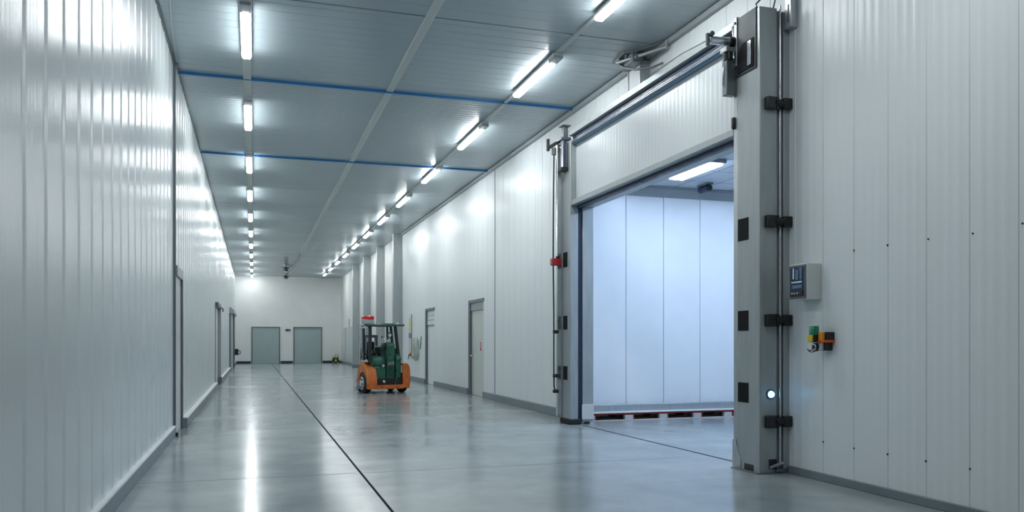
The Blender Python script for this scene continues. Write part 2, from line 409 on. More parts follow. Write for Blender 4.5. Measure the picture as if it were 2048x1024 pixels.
# ------------------------------------------------------------------ small doors (part of the shell)
def left_doors():
    # first door: recessed leaf, steel jambs, deep head
    d = holder('door_1')
    b = B(); b.box(XLF-0.11, XLF-0.012, 14.01, 15.12, 0.005, 2.62); obj('leaf', b, 'leaf_pale', d, 0.004)
    b = B(); b.box(XLF-0.12, XLF+0.004, 13.985, 14.02, 0, 2.72); obj('jamb', b, 'post_dark', d, 0.004)
    b = B(); b.box(XLF-0.12, XLF+0.025, 15.10, 15.19, 0, 2.70); obj('jamb', b, 'frame', d, 0.004)
    b = B(); b.box(XLF-0.12, XLF+0.03, 14.02, 15.12, 2.56, 2.72); obj('head', b, 'trimgrey', d, 0.004)
    b = B(); b.box(XLF-0.06, XLF+0.05, 13.86, 13.98, 0, 0.06); obj('foot_guide', b, 'black', d, 0.006)
    b = B(); b.box(XL-0.01, XLF+0.008, 13.955, 13.984, 0, ZC-0.01); struct('trim_16', b, 'frame', 0.002)
    # second door
    d = holder('door_2')
    b = B(); b.box(XLF-0.12, XLF-0.005, 28.02, 30.38, 0.005, 2.64); obj('leaf', b, 'leaf_pale', d, 0.004)
    b = B(); b.box(XLF-0.12, XLF+0.02, 27.92, 28.1, 0, 2.74); obj('jamb', b, 'frame', d, 0.004)
    b = B(); b.box(XLF-0.12, XLF+0.10, 30.2, 30.5, 0, 2.70); obj('jamb', b, 'trimgrey', d, 0.004)
    b = B(); b.box(XLF-0.12, XLF+0.10, 28.06, 30.5, 2.64, 2.78); obj('head', b, 'frame', d, 0.004)
    b = B(); b.tube([(XLF+0.10, 30.3, 2.68), (XLF+0.16, 30.35, 2.66), (XLF+0.16, 30.4, 2.55)], 0.02, 8); obj('hook', b, 'black', d)
    b = B(); b.box(XLF-0.02, XLF+0.13, 30.15, 30.45, 0.05, 0.26); obj('foot_guide', b, 'frame', d, 0.006)
    # third door: sliding leaf hung on a boxed track
    d = holder('door_3')
    b = B(); b.box(XLF-0.01, XLF+0.10, 44.4, 49.8, 0.02, 3.0); obj('leaf', b, 'leaf', d, 0.006)
    b = B(); b.box(XLF-0.01, XLF+0.06, 44.15, 44.4, 0, 3.0); obj('jamb', b, 'frame', d, 0.004)
    b = B(); b.box(XLF-0.01, XLF+0.18, 48.1, 48.5, 0.02, 3.0); obj('jamb', b, 'frame', d, 0.004)
    b = B(); b.prism([(XLF-0.01, 2.95), (XLF+0.24, 2.95), (XLF+0.24, 3.1), (XLF+0.1, 3.25), (XLF-0.01, 3.25)], 'y', 44.1, 50.4); obj('track_cover', b, 'trimgrey', d, 0.005)
    b = B(); b.box(XLF+0.09, XLF+0.36, 49.2, 49.5, 0.72, 1.08); h = obj('latch_box', b, 'black', d, 0.02)
    b = B(); b.tube([(XLF+0.35, 49.25, 0.98), (XLF+0.46, 49.25, 0.95), (XLF+0.46, 49.25, 0.80), (XLF+0.36, 49.25, 0.78)], 0.025, 8); obj('handle', b, 'black', h)
left_doors()
def right_doors():
    for n, (y0, y1) in ((4, (20.85, 22.4)), (5, (27.0, 28.5))):
        d = holder('door_%d' % n)
        b = B(); b.box(XR+0.045, XR+0.09, y0+0.01, y1-0.02, 0.005, 2.56 if n == 4 else 2.05); obj('leaf', b, 'leaf_pale' if n == 4 else 'panel', d, 0.004)
        b = B(); b.box(XR-0.025, XR+0.09, y1-0.13, y1+0.03, 0, 2.66); obj('jamb', b, 'frame', d, 0.004)
        b = B(); b.box(XR-0.02, XR+0.09, y0-0.03, y1-0.13, 2.575, 2.66); obj('head', b, 'frame', d, 0.004)
        b = B(); b.box(XR-0.012, XR+0.09, y0-0.03, y0+0.01, 0, 2.575); obj('jamb', b, 'panel', d, 0.003)
        if n == 4:
            b = B(); b.box(XR+0.01, XR+0.045, y0+0.01, y1-0.13, 2.36, 2.575); obj('overpanel', b, 'trimgrey', d, 0.003)
            b = B(); b.box(XR+0.036, XR+0.046, 21.22, 21.42, 1.20, 1.52); s_ = obj('warning_sign', b, 'white_plastic', d)
            for k, (a0, a1) in enumerate(((1.44, 1.49), (1.37, 1.42), (1.24, 1.35))):
                b = B(); b.box(XR+0.033, XR+0.037, 21.25, 21.37, a0, a1); obj('red_mark', b, 'red', s_)
            b = B(); b.cyl((XR+0.045, 22.15, 1.1), (XR-0.02, 22.15, 1.1), 0.018, 10); b.cyl((XR-0.02, 22.17, 1.1), (XR-0.02, 22.0, 1.1), 0.014, 10); obj('handle', b, 'chrome', d)
        else:
            b = B(); b.box(XR+0.03, XR+0.085, y0+0.01, y1-0.13, 2.05, 2.57); t = obj('transom', b, 'white_plastic', d, 0.004)
            b = B(); b.box(XR+0.02, XR+0.034, y0+0.01, y1-0.13, 2.05, 2.08); obj('ledge', b, 'frame', t)
            b = B(); b.box(XR+0.02, XR+0.034, y0+0.01, y1-0.13, 2.24, 2.255); obj('louvre', b, 'trimgrey', t)
            b = B(); b.box(XR+0.02, XR+0.034, y0+0.01, y1-0.13, 2.40, 2.415); obj('louvre', b, 'trimgrey', t)
right_doors()
for n, (x0, x1) in ((6, (-0.13, 1.73)), (7, (2.62, 4.54))):
    d = holder('door_%d' % n)
    b = B(); b.box(x0+0.06, x1-0.06, YE-0.035, YE+0.005, 0.01, 2.30); obj('leaf', b, 'leaf', d, 0.004)
    b = B(); b.box(x0+0.06, x1-0.06, YE-0.04, YE+0.005, 2.30, 2.44); obj('overpanel', b, 'trimgrey' if n == 7 else 'leaf', d, 0.004)
    for xa, xb in ((x0, x0+0.06), (x1-0.06, x1)):
        b = B(); b.box(xa, xb, YE-0.07, YE+0.005, 0, 2.50); obj('jamb', b, 'frame', d, 0.004)
    b = B(); b.box(x0+0.06, x1-0.06, YE-0.07, YE+0.005, 2.44, 2.50); obj('head', b, 'frame', d, 0.004)
# pale sliding panel far down the right wall
d = holder('door_8')
b = B(); b.box(XR-0.05, XR+0.01, 48.5, 56.6, 0.17, 2.42); obj('leaf', b, 'panel_left', d, 0.006)
b = B(); b.box(XR-0.065, XR+0.01, 54.6, 54.66, 0.17, 2.42); obj('jamb', b, 'trimgrey', d)
b = B(); b.box(XR-0.03, XR+0.01, 52.7, 52.8, 2.42, 2.95); obj('conduit', b, 'frame', d)

# ------------------------------------------------------------------ cold room behind the doorway
CX0, CX1, CY0, CY1, CZ = XR+0.05, 12.0, 5.5, 14.25, 4.50
def cold_room():
    b = B()
    prof = wall_profile(CX0, CX1, 0.805, 6.825, [(-0.008, 0), (-0.005, -0.03), (0.005, -0.03), (0.008, 0)])
    f = [((x, CY1 - r, 0.15), (x, CY1 - r, CZ)) for x, r in prof]; k = [((x, CY1+0.1, 0.15), (x, CY1+0.1, CZ)) for x, r in prof]
    b.strip(f, k); struct('wall_end', b, 'cold_wall')
    b = B(); b.box(CX1, CX1+0.1, CY0, CY1, 0, CZ); struct('wall_right', b, 'cold_wall')
    b = B(); b.box(CX0, CX1, CY0-0.1, CY0, 0, CZ); struct('wall_back', b, 'cold_wall')
    b = B(); b.box(CX0, CX1+0.1, CY0-0.1, CY1+0.1, CZ, CZ+0.1); struct('ceiling', b, 'tile')
    b = B(); b.prism([(CY1-0.16, CZ), (CY1-0.16, CZ-0.06), (CY1-0.03, CZ-0.19), (CY1+0.01, CZ-0.19), (CY1+0.01, CZ)], 'x', CX0, CX1); struct('trim_15', b, 'trimgrey', 0.005)
    # bumper rail along the foot of the wall
    b = B(); b.box(CX0+0.01, 10.2, CY1-0.09, CY1+0.01, 0.17, 0.30); o = struct('baseboard_end', b, 'steel', 0.006)
    b = B(); b.box(CX0+0.01, 10.2, CY1-0.18, CY1-0.0, 0.145, 0.172); obj('ledge', b, 'kerbedge', o, 0.004)
cold_room()

def pallet():
    x0, x1, y0 = 5.93, 9.66, CY1-0.17
    t = thing('pallet', 'long red pallet with grey blocks under the white cold room wall', 'pallet', ((x0+x1)/2, y0+0.3, 0))
    cs = (6.02, 6.81, 7.54, 8.28, 8.97, 9.57)
    for yy in (y0, y0+0.36, y0+0.70):
        b = B(); b.box(x0, x1, yy, yy+0.09, 0, 0.018); obj('bottom_board', b, 'pale_wood', t, 0.003)
        for cx in cs:
            b = B(); b.box(cx-0.085, cx+0.085, yy+0.002, yy+0.088, 0.018, 0.105); obj('block', b, 'block', t, 0.003)
    for cx in cs:
        b = B(); b.box(cx-0.10, cx+0.10, y0+0.012, y0+0.79, 0.105, 0.120); obj('cross_board', b, 'red_wood', t, 0.002)
        b = B(); b.box(cx+0.09, cx+0.115, y0+0.015, y0+0.60, 0.018, 0.105); obj('runner', b, 'red_wood', t, 0.002)
    b = B(); b.box(x0, x1, y0+0.045, y0+0.33, 0, 0.012); obj('base_sheet', b, 'red_wood', t, 0.002)
    for k in range(6):
        yy = y0+0.004 + k*0.132
        b = B(); b.box(x0, x1, yy, yy+0.11, 0.120, 0.140); obj('deck_board', b, 'red_wood', t, 0.003)
pallet()

t = thing('ceiling_lamp', 'bright rectangular bluish lamp on the cold room ceiling seen through the doorway', 'light', (7.28, 12.45, CZ))
b = B(); b.box(7.12, 7.44, 11.72, 13.18, CZ-0.06, CZ); obj('housing', b, 'trimgrey', t, 0.01)
b = B(); b.box(7.145, 7.415, 11.80, 13.12, CZ-0.085, CZ-0.055); obj('diffuser', b, 'cold_tube', t, 0.01)
def cold_sensor(x, y, label):
    t = thing('ceiling_sensor', label, 'sensor', (x, y, CZ), 'dark units on the cold room ceiling')
    b = B(); b.box(x-0.06, x+0.06, y-0.25, y+0.15, CZ-0.03, CZ); obj('mount_plate', b, 'frame', t, 0.005)
    b = B(); b.cyl((x, y-0.2, CZ-0.09), (x, y+0.12, CZ-0.09), 0.062, 18); obj('body', b, 'gasket', t, 0.006)
    b = B(); b.cyl((x, y-0.21, CZ-0.09), (x, y-0.235, CZ-0.09), 0.05, 18); obj('lens', b, 'black', t, 0.004)
cold_sensor(6.92, 13.75, 'small dark cylindrical unit on the cold room ceiling, left of two above the back wall')
cold_sensor(8.22, 13.75, 'small dark cylindrical unit on the cold room ceiling, right of two above the back wall')
t = thing('cable_conduit', 'thin grey conduit running to the lit lamp across the cold room ceiling', 'conduit', (6.9, 13.3, CZ))
b = B(); b.tube([(7.26, 13.18, CZ-0.03), (7.10, 13.5, CZ-0.02), (6.6, 14.0, CZ-0.02)], 0.016, 8); obj('pipe', b, 'steel', t)

# ------------------------------------------------------------------ the big lift door
PX = 5.46           # corridor face of the posts
door = thing('lift_door', 'tall steel framed lift door standing open in the right wall, white panel raised', 'door', (5.65, 11.0, 0))
def near_post():
    y0, y1, zt = 7.93, 8.38, 5.30
    b = B(); b.box(PX, 5.69, y0, y1, 0, zt); p = obj('post', b, 'post', door, 0.010)
    b = B(); b.box(PX+0.005, 5.54, y1, y1+0.085, 0, 5.05); obj('guide_rail', b, 'steel', p, 0.006)
    b = B(); b.box(5.545, 5.60, y1, y1+0.05, 0, 4.6); obj('rail_seal', b, 'gasket', p, 0.004)
    b = B(); b.box(5.69, XR+0.005, y0+0.02, y0+0.06, 0.02, 5.28); obj('wall_flange', b, 'trimgrey', p, 0.004)
    b = B(); b.cyl((5.725, y0-0.005, 0.10), (5.725, y0-0.005, 5.33), 0.014, 12); obj('rod', b, 'chrome', p)
    b = B(); b.box(5.76, XR, y0-0.02, y0+0.02, 0.05, 5.25); obj('wall_channel', b, 'post', p, 0.004)
    # dark plates let into the corridor face
    for z0, z1 in ((2.68, 2.94), (1.625, 1.86), (0.79, 1.02)):
        b = B(); b.box(PX-0.006, PX+0.02, 8.15, 8.36, z0, z1); obj('dark_plate', b, 'hole', p, 0.003)
    b = B(); b.box(PX-0.006, PX+0.02, 8.05, 8.23, 0.012, 0.085); obj('foot_slot', b, 'black', p, 0.004)
    b = B(); b.box(PX-0.05, 5.75, y0-0.02, y1+0.06, 0, 0.012); obj('base_plate', b, 'frame', p, 0.003)
    b = B(); b.prism([(8.30, 0.012), (8.47, 0.012), (8.47, 0.34), (8.41, 0.34), (8.36, 0.2), (8.30, 0.12)], 'x', PX-0.008, PX+0.002); obj('kick_plate', b, 'steel', p, 0.002)
    # folded head box with its opening
    b = B(); b.box(PX-0.014, PX+0.03, 7.985, y1+0.005, 4.62, 5.31); hb = obj('head_box', b, 'head_dark', p, 0.006)
    b = B(); b.box(PX-0.03, PX+0.01, y1-0.03, y1+0.02, 4.75, 5.33); fl = obj('side_flange', b, 'steel', hb, 0.005)
    for zz in (4.82, 5.06, 5.26):
        b = B(); b.cyl((PX-0.03, y1-0.005, zz), (PX-0.05, y1-0.005, zz), 0.016, 10); obj('bolt', b, 'frame', hb)
    b = B(); b.prism([(8.02, 4.65), (8.34, 4.65), (8.34, 4.90), (8.24, 4.98), (8.02, 4.98)], 'x', PX-0.022, PX-0.010); obj('opening_plate', b, 'hole', hb, 0.004)
    b = B(); b.box(PX-0.035, PX-0.02, 8.06, 8.13, 4.68, 4.96); obj('strap', b, 'chrome', hb, 0.003)
    # hinge brackets that tie the post to the wall
    for i, zc in enumerate((4.20, 2.86, 1.74, 0.59)):
        b = B(); b.box(5.52, 5.64, y0-0.07, y0+0.005, zc-0.07, zc+0.07); h = obj('bracket', b, 'black', p, 0.012)
        b = B(); b.cyl((5.63, y0-0.045, zc), (5.75, y0-0.045, zc), 0.045, 16); obj('pin', b, 'rubber', h, 0.005)
        b = B(); b.box(5.73, XR-0.002, y0-0.085, y0-0.012, zc-0.062, zc+0.062); obj('clip', b, 'black', h, 0.010)
        b = B(); b.cyl((5.665, y0-0.045, zc-0.07), (5.665, y0-0.045, zc+0.07), 0.02, 12); obj('bolt', b, 'black', h)
    b = B(); b.cyl((5.60, y0+0.005, 0.90), (5.60, y0-0.012, 0.90), 0.055, 24); l = obj('lamp_base', b, 'gasket', p, 0.004)
    b = B(); b.lathe((5.60, y0-0.012, 0.90), (5.60, y0-0.04, 0.90), [(0, 0.040), (0.6, 0.036), (1, 0.018)], 24); obj('lit_lens', b, 'blue_lamp', l)
    # recessed foot with an anchor
    b = B(); b.box(5.58, 5.68, y0-0.012, y0+0.02, 0.05, 0.16); obj('foot_window', b, 'black', p, 0.004)
    b = B(); b.beam((5.58, y0-0.02, 0.07), (5.76, y0-0.02, 0.12), 0.02, 0.03); obj('anchor_bar', b, 'chrome', p, 0.003)
    b = B(); b.box(5.66, 5.80, y0-0.04, y0+0.02, 0.012, 0.05); obj('anchor_foot', b, 'frame', p, 0.004)
    b = B(); b.tube([(5.56, 8.1, 5.29), (5.56, 8.15, 5.42), (5.62, 8.0, 5.5), (5.70, 7.95, 5.48), (5.66, 7.97, 5.29)], 0.010, 8); obj('cable', b, 'frame', p)
near_post()
def far_post():
    y0, y1, zt = 13.67, 14.10, 5.12
    b = B(); b.box(PX-0.02, 5.60, y0, y1, 0.09, zt); p = obj('post', b, 'post', door, 0.012)
    b = B(); b.box(PX-0.05, 5.66, y0-0.03, y1+0.02, 0, 0.10); obj('foot_block', b, 'rubber', p, 0.02)
    b = B(); b.box(5.60, 5.68, y0+0.02, y1, 0.05, 4.1); obj('gasket_strip', b, 'gasket', p, 0.004)
    b = B(); b.box(5.68, XR+0.052, y0-0.01, y1-0.1, 0.05, 4.06); j = obj('jamb_sheet', b, 'post', p, 0.005)
    b = B(); b.box(5.66, XR+0.05, y0-0.035, y0-0.01, 0.09, 0.36); obj('jamb_foot', b, 'grey_plastic', j, 0.005)
    b = B(); b.box(5.34, 5.435, 14.06, 14.13, 0.12, 5.14); obj('side_channel', b, 'chrome', p, 0.006)
    for z0, z1 in ((2.86, 3.13), (1.72, 1.97), (0.80, 1.05)):
        b = B(); b.box(PX-0.027, PX, 13.80, 14.00, z0, z1); obj('dark_plate', b, 'hole', p, 0.003)
    # drive cylinder on the head
    b = B(); b.cyl((5.40, 13.86, 4.66), (5.40, 13.86, 5.16), 0.068, 20); c_ = obj('cylinder', b, 'chrome', p, 0.006)
    b = B(); b.box(5.31, 5.47, 13.76, 13.97, 4.60, 4.665); obj('cylinder_foot', b, 'black', c_, 0.006)
    b = B(); b.box(5.35, 5.38, 13.72, 13.78, 4.66, 5.16); obj('cylinder_guard', b, 'gasket', c_, 0.004)
    b = B(); b.box(5.30, 5.49, 13.74, 13.98, 5.155, 5.20); obj('cylinder_cap', b, 'frame', c_, 0.006)
    b = B(); b.box(5.38, 5.47, 13.84, 13.94, 5.20, 5.42); s_ = obj('stop_bracket', b, 'frame', p, 0.008)
    b = B(); b.box(5.34, 5.51, 13.80, 13.98, 5.42, 5.445); obj('stop_plate', b, 'frame', s_, 0.004)
    b = B(); b.beam((5.40, 14.0, 5.20), (5.17, 14.05, 5.06), 0.05, 0.06); a = obj('arm', b, 'black', p, 0.006)
    b = B(); b.cyl((5.16, 14.06, 5.00), (5.16, 14.06, 5.22), 0.030, 12); obj('arm_pin', b, 'black', a, 0.004)
    b = B(); b.cyl((5.27, 14.04, 4.93), (5.27, 14.04, 5.06), 0.045, 14); obj('cable_gland', b, 'frame', a, 0.005)
    # hanging cable with its red limit switch and clips
    b = B(); b.tube([(5.27, 14.04, 4.95), (5.262, 14.05, 4.0), (5.258, 14.05, 3.0), (5.27, 14.05, 2.0), (5.27, 14.05, 1.0), (5.275, 14.05, 0.66), (5.30, 14.05, 0.60), (5.36, 14.06, 0.595)], 0.014, 8); cb = obj('cable', b, 'black', p)
    b = B(); b.box(5.22, 5.40, 14.00, 14.12, 2.90, 3.03); rs = obj('limit_switch', b, 'red', p, 0.012)
    b = B(); b.cyl((5.345, 14.05, 3.03), (5.345, 14.05, 3.07), 0.035, 14); obj('switch_cap', b, 'black', rs, 0.005)
    for z in (1.68, 0.87, 0.585):
        b = B(); b.cyl((5.255, 14.05, z), (5.36, 14.05, z), 0.034, 14); obj('clip', b, 'black', p, 0.006)
far_post()
def header():
    y0, y1 = 8.38, 13.68
    b = B()
    prof = wall_profile(y0+0.085, y1, 0.11, 9.0, [(-0.040, 0), (-0.02, 0.0012), (0.0, 0.0016), (0.02, 0.0012), (0.040, 0)])
    wall_piece(b, 5.56, -1, 0.08, y0+0.085, y1, 4.02, 5.10, prof); obj('raised_panel', b, 'door_panel', door, smooth=False)
    b = B(); b.box(5.46, XR+0.0, y0+0.086, y1, 3.955, 4.045); l = obj('lintel', b, 'post', door, 0.006)
    b = B(); b.box(5.575, 5.66, y0+0.09, y1-0.005, 3.90, 3.957); obj('lintel_gasket', b, 'gasket', l, 0.006)
    b = B(); b.box(5.67, XR+0.055, y0+0.09, y1-0.01, 3.93, 4.06); obj('inner_lintel', b, 'post', l, 0.006)
    b = B(); b.prism([(5.50, 5.21), (5.58, 5.21), (5.58, 5.07), (5.60, 5.07), (5.60, 5.31), (5.44, 5.31), (5.44, 5.215)], 'y', y0, y1+0.05); bm_ = obj('head_beam', b, 'post', door, 0.004)
    b = B(); b.box(5.50, 5.575, y0, y1, 5.135, 5.212); obj('rail_recess', b, 'gasket', bm_)
    b = B(); b.cyl((5.495, y0, 5.125), (5.495, y1+0.02, 5.125), 0.016, 12); obj('rail', b, 'chrome', bm_)
    b = B(); b.box(5.48, 5.56, y0, y1, 5.055, 5.105); obj('lower_rail', b, 'component', bm_, 0.012)
    b = B(); b.cyl((5.472, y0, 5.085), (5.472, y1, 5.085), 0.014, 12); obj('rail', b, 'chrome', bm_)
    b = B(); b.box(5.505, 5.545, y0+0.075, y0+0.10, 4.02, 5.05); obj('edge_gasket', b, 'frame', door, 0.003)
    # drive gear at the near end
    b = B(); b.cyl((5.36, 8.42, 5.05), (5.50, 8.42, 5.06), 0.062, 20); g_ = obj('gear_motor', b, 'black', door, 0.008)
    b = B(); b.lathe((5.10, 8.42, 5.045), (5.37, 8.42, 5.05), [(0, 0.036), (0.12, 0.046), (0.9, 0.050), (1, 0.05)], 20); obj('motor_barrel', b, 'chrome', g_, 0.004)
    b = B(); b.cyl((5.085, 8.42, 4.98), (5.085, 8.42, 5.12), 0.024, 14); obj('clamp', b, 'frame', g_, 0.006)
    b = B(); b.cyl((5.13, 8.38, 5.115), (5.13, 8.46, 5.115), 0.030, 14); obj('clamp', b, 'frame', g_, 0.006)
    b = B(); b.box(5.30, 5.48, 8.36, 8.50, 4.92, 4.975); k = obj('motor_bracket', b, 'steel', door, 0.006)
    b = B(); b.cyl((5.37, 8.43, 4.83), (5.37, 8.43, 4.92), 0.055, 16); obj('hub', b, 'black', k, 0.006)
    b = B(); b.tube([(5.46, 8.40, 5.26), (5.43, 8.42, 5.23), (5.44, 8.42, 5.14), (5.47, 8.40, 5.05)], 0.018, 10); obj('hose', b, 'chrome', door)
    b = B(); b.box(5.33, 5.47, 8.40, 8.50, 4.42, 4.86); q = obj('drive_box', b, 'post_dark', door, 0.008)
    b = B(); b.tube([(5.325, 8.47, 4.76), (5.318, 8.47, 4.55), (5.33, 8.45, 4.53)], 0.008, 8); obj('grip', b, 'chrome', q)
    b = B(); b.box(5.43, 5.50, 8.42, 8.47, 4.03, 4.17); obj('stop_lock', b, 'black', door, 0.015)
    b = B(); b.tube([(5.085, 8.42, 5.04), (5.25, 9.3, 5.20), (5.44, 10.6, 5.335), (5.62, 11.6, 5.36)], 0.008, 8); obj('pull_cable', b, 'frame', door)
header()

# ------------------------------------------------------------------ fittings on the near right wall
def control_box():
    x0, y0, y1, z0, z1 = 5.655, 7.36, 7.66, 1.95, 2.345
    t = thing('control_box', 'grey wall control box with dark glazed front beside the lift door post', 'control box', (XR, 7.5, 1.95))
    b = B(); b.box(x0, XR, y0, y1, z0, z1); obj('enclosure', b, 'grey_plastic', t, 0.008)
    b = B(); b.box(x0-0.012, x0+0.002, y0+0.012, y1-0.012, z0+0.015, z1-0.015); w_ = obj('window_frame', b, 'frame', t, 0.004)
    b = B(); b.box(x0-0.014, x0-0.010, y0+0.03, y1-0.03, z0+0.035, z1-0.035); obj('dark_panel', b, 'gasket', w_)
    for (a, c, e, f_, mt) in ((7.42, 7.46, 2.17, 2.30, 'component'), (7.48, 7.53, 2.17, 2.28, 'component'), (7.55, 7.575, 2.18, 2.30, 'chrome'), (7.42, 7.60, 2.135, 2.155, 'chrome'), (7.42, 7.58, 2.075, 2.115, 'component'), (7.41, 7.61, 1.995, 2.055, 'black')):
        b = B(); b.box(x0-0.022, x0-0.013, a, c, e, f_); obj('module', b, mt, w_, 0.002)
    for yy in (7.44, 7.49, 7.54, 7.58):
        b = B(); b.cyl((x0-0.021, yy, 2.025), (x0-0.028, yy, 2.025), 0.010, 12); obj('button', b, 'red' if yy < 7.46 else 'grey_plastic', w_)
control_box()
def beacon():
    t = thing('signal_beacon', 'green and amber signal beacon on black base, wall mounted below the control box', 'signal lamp', (XR, 7.2, 1.42))
    b = B(); b.box(5.74, XR+0.0, 7.18, 7.30, 1.405, 1.49); base = obj('base', b, 'black', t, 0.005)
    b = B(); b.prism([(5.715, 1.41), (5.742, 1.41), (5.742, 1.49), (5.722, 1.49)], 'y', 7.20, 7.27); obj('label_plate', b, 'grey_plastic', base, 0.002)
    b = B(); b.cyl((5.69, 7.29, 1.44), (5.73, 7.29, 1.44), 0.046, 20); d = obj('dial', b, 'black', t, 0.005)
    b = B(); b.torus((5.688, 7.29, 1.44), (1, 0, 0), 0.030, 0.006, 20, 8); obj('dial_ring', b, 'chrome', d)
    b = B(); b.tube([(5.69, 7.30, 1.42), (5.67, 7.34, 1.40), (5.66, 7.36, 1.42)], 0.006, 8); obj('lever', b, 'black', d)
    b = B(); b.tube([(5.70, 7.28, 1.40), (5.67, 7.30, 1.385), (5.65, 7.33, 1.40)], 0.005, 8); obj('wire', b, 'black', d)
    b = B(); b.lathe((5.70, 7.30, 1.57), (5.70, 7.30, 1.665), [(0, 0.052), (0.9, 0.050), (1, 0.044)], 24); obj('green_lens', b, 'lamp_green', t)
    b = B(); b.lathe((5.70, 7.30, 1.49), (5.70, 7.30, 1.57), [(0, 0.050), (0.1, 0.054), (1, 0.054)], 24); l = obj('lamp_body', b, 'black', t)
    b = B(); b.box(5.640, 5.66, 7.265, 7.33, 1.495, 1.57); obj('yellow_label', b, 'yellow', l, 0.003)
    b = B(); b.box(5.735, XR, 7.15, 7.26, 1.515, 1.60); h = obj('horn_body', b, 'black', t, 0.006)
    b = B(); b.box(5.70, 5.737, 7.17, 7.24, 1.51, 1.60); obj('amber_lens', b, 'amber', h, 0.008)
    b = B(); b.box(5.70, XR-0.004, 7.14, 7.27, 1.488, 1.517); obj('orange_tray', b, 'orange_red', t, 0.005)
beacon()
t = thing('junction_box', 'slim grey junction box high on the wall beside the top of the near post', 'junction box', (XR, 7.82, 5.05))
b = B(); b.box(5.75, XR, 7.76, 7.88, 5.04, 5.38); obj('body', b, 'steel', t, 0.006)
b = B(); b.box(5.743, 5.752, 7.80, 7.815, 5.10, 5.30); obj('cover_strip', b, 'frame', t)

# ------------------------------------------------------------------ ceiling bracket and duct above the door
t = thing('ceiling_actuator', 'grey bracket actuator fixed under the ceiling above the lift door', 'actuator', (5.6, 11.6, ZC))
b = B(); b.prism([(5.40, 11.35), (5.55, 11.25), (5.76, 10.75), (5.76, 11.7), (5.45, 11.85)], 'z', ZC-0.03, ZC); obj('base_plate', b, 'post_dark', t, 0.004)
b = B(); b.cyl((5.42, 11.62, ZC-0.09), (5.76, 10.65, ZC-0.13), 0.028, 12); obj('arm_rod', b, 'steel', t)
b = B(); b.box(5.50, 5.68, 11.25, 11.75, ZC-0.17, ZC-0.03); h = obj('housing', b, 'post_dark', t, 0.01)
b = B(); b.box(5.53, 5.65, 11.18, 11.26, ZC-0.15, ZC-0.06); obj('cover', b, 'frame', h, 0.006)
b = B(); b.tube([(5.45, 11.7, ZC-0.05), (5.50, 11.55, ZC-0.18), (5.58, 11.30, ZC-0.28), (5.70, 11.0, ZC-0.33), (5.80, 10.85, ZC-0.30)], 0.018, 10); obj('hose', b, 'post_dark', t)
b = B(); b.cyl((5.44, 11.62, ZC-0.12), (5.44, 11.62, ZC-0.03), 0.022, 10); obj('pivot', b, 'steel', t)
b = B(); b.cyl((5.755, 10.66, ZC-0.16), (5.755, 10.66, ZC-0.03), 0.018, 10); obj('pivot', b, 'steel', t)
for (p0, p1) in (((5.44, 11.75, ZC-0.02), (5.60, 11.35, ZC-0.16)), ((5.46, 11.4, ZC-0.02), (5.56, 11.65, ZC-0.17))):
    b = B(); b.beam(p0, p1, 0.025, 0.025); obj('strut', b, 'steel', t, 0.003)
t = thing('wall_duct', 'pale boxed duct on the wall between the ceiling bracket and the door beam', 'duct', (XR-0.1, 11.6, 5.0))
b = B(); b.box(XR-0.16, XR, 11.35, 11.75, 4.9, 5.84); dd = obj('duct_body', b, 'panel', t, 0.005)
for yy in (11.335, 11.75):
    b = B(); b.box(XR-0.175, XR, yy, yy+0.03, 4.9, 5.80); obj('edge_strip', b, 'steel', dd, 0.003)

# ------------------------------------------------------------------ linear lights
ORD = ['first', 'second', 'third', 'fourth', 'fifth', 'sixth', 'seventh', 'eighth', 'ninth', 'tenth', 'eleventh', 'twelfth', 'thirteenth', 'fourteenth']
def make_light():
    o = bpy.data.objects.new('linear_light', None); COL.objects.link(o); o.empty_display_size = 0.1
    OFF[o.name] = Vector((0, 0, 0))
    b = B(); b.box(-0.075, 0.075, -0.26, 1.82, -0.075, -0.03); obj('housing', b, 'white_plastic', o, 0.006)
    b = B(); b.prism([(-0.070, -0.074), (-0.066, -0.105), (-0.045, -0.125), (0.045, -0.125), (0.066, -0.105), (0.070, -0.074)], 'y', 0.0, 1.80); obj('diffuser', b, 'tube', o)
    b = B(); b.box(-0.072, 0.072, -0.28, -0.002, -0.118, -0.074); obj('end_cap', b, 'steel', o, 0.006)
    return o
L0 = make_light(); first = True
def place_light(x, y, label, group):
    global first
    if first: r = L0; first = False
    else:
        r = L0.copy(); COL.objects.link(r)
        for ch in list(L0.children):
            c = ch.copy(); COL.objects.link(c); c.parent = r
    r.location = (x, y, ZC); r['label'] = label; r['category'] = 'light'; r['group'] = group
for k in range(11):
    place_light(-0.1, 11.28 + 4.43*k, 'lit linear tube fixture, %s from the camera in the left ceiling row' % ORD[k], 'tube lights in the left row')
for k in range(12):
    place_light(4.44, 8.30 if k == 0 else 7.78 + 4.12*k, 'lit linear tube fixture, %s from the camera in the right ceiling row' % ORD[k], 'tube lights in the right row')

# ------------------------------------------------------------------ columns down the right side
def column(k, y):
    t = thing('steel_column', 'tall grey steel column against the right wall, %s of four counting from the camera' % ['nearest', 'second', 'third', 'farthest'][k], 'column', (5.65, y, 0), 'grey columns along the right wall')
    b = B(); b.box(5.47, XR, y, y+0.28, 0.0, ZC); obj('shaft', b, 'post', t, 0.01)
    b = B(); b.box(5.44, XR-0.0, y-0.02, y+0.30, 0.0, 0.17); obj('plinth', b, 'kerb', t, 0.008)
for k in range(4): column(k, 33.3 + 4.73*k)

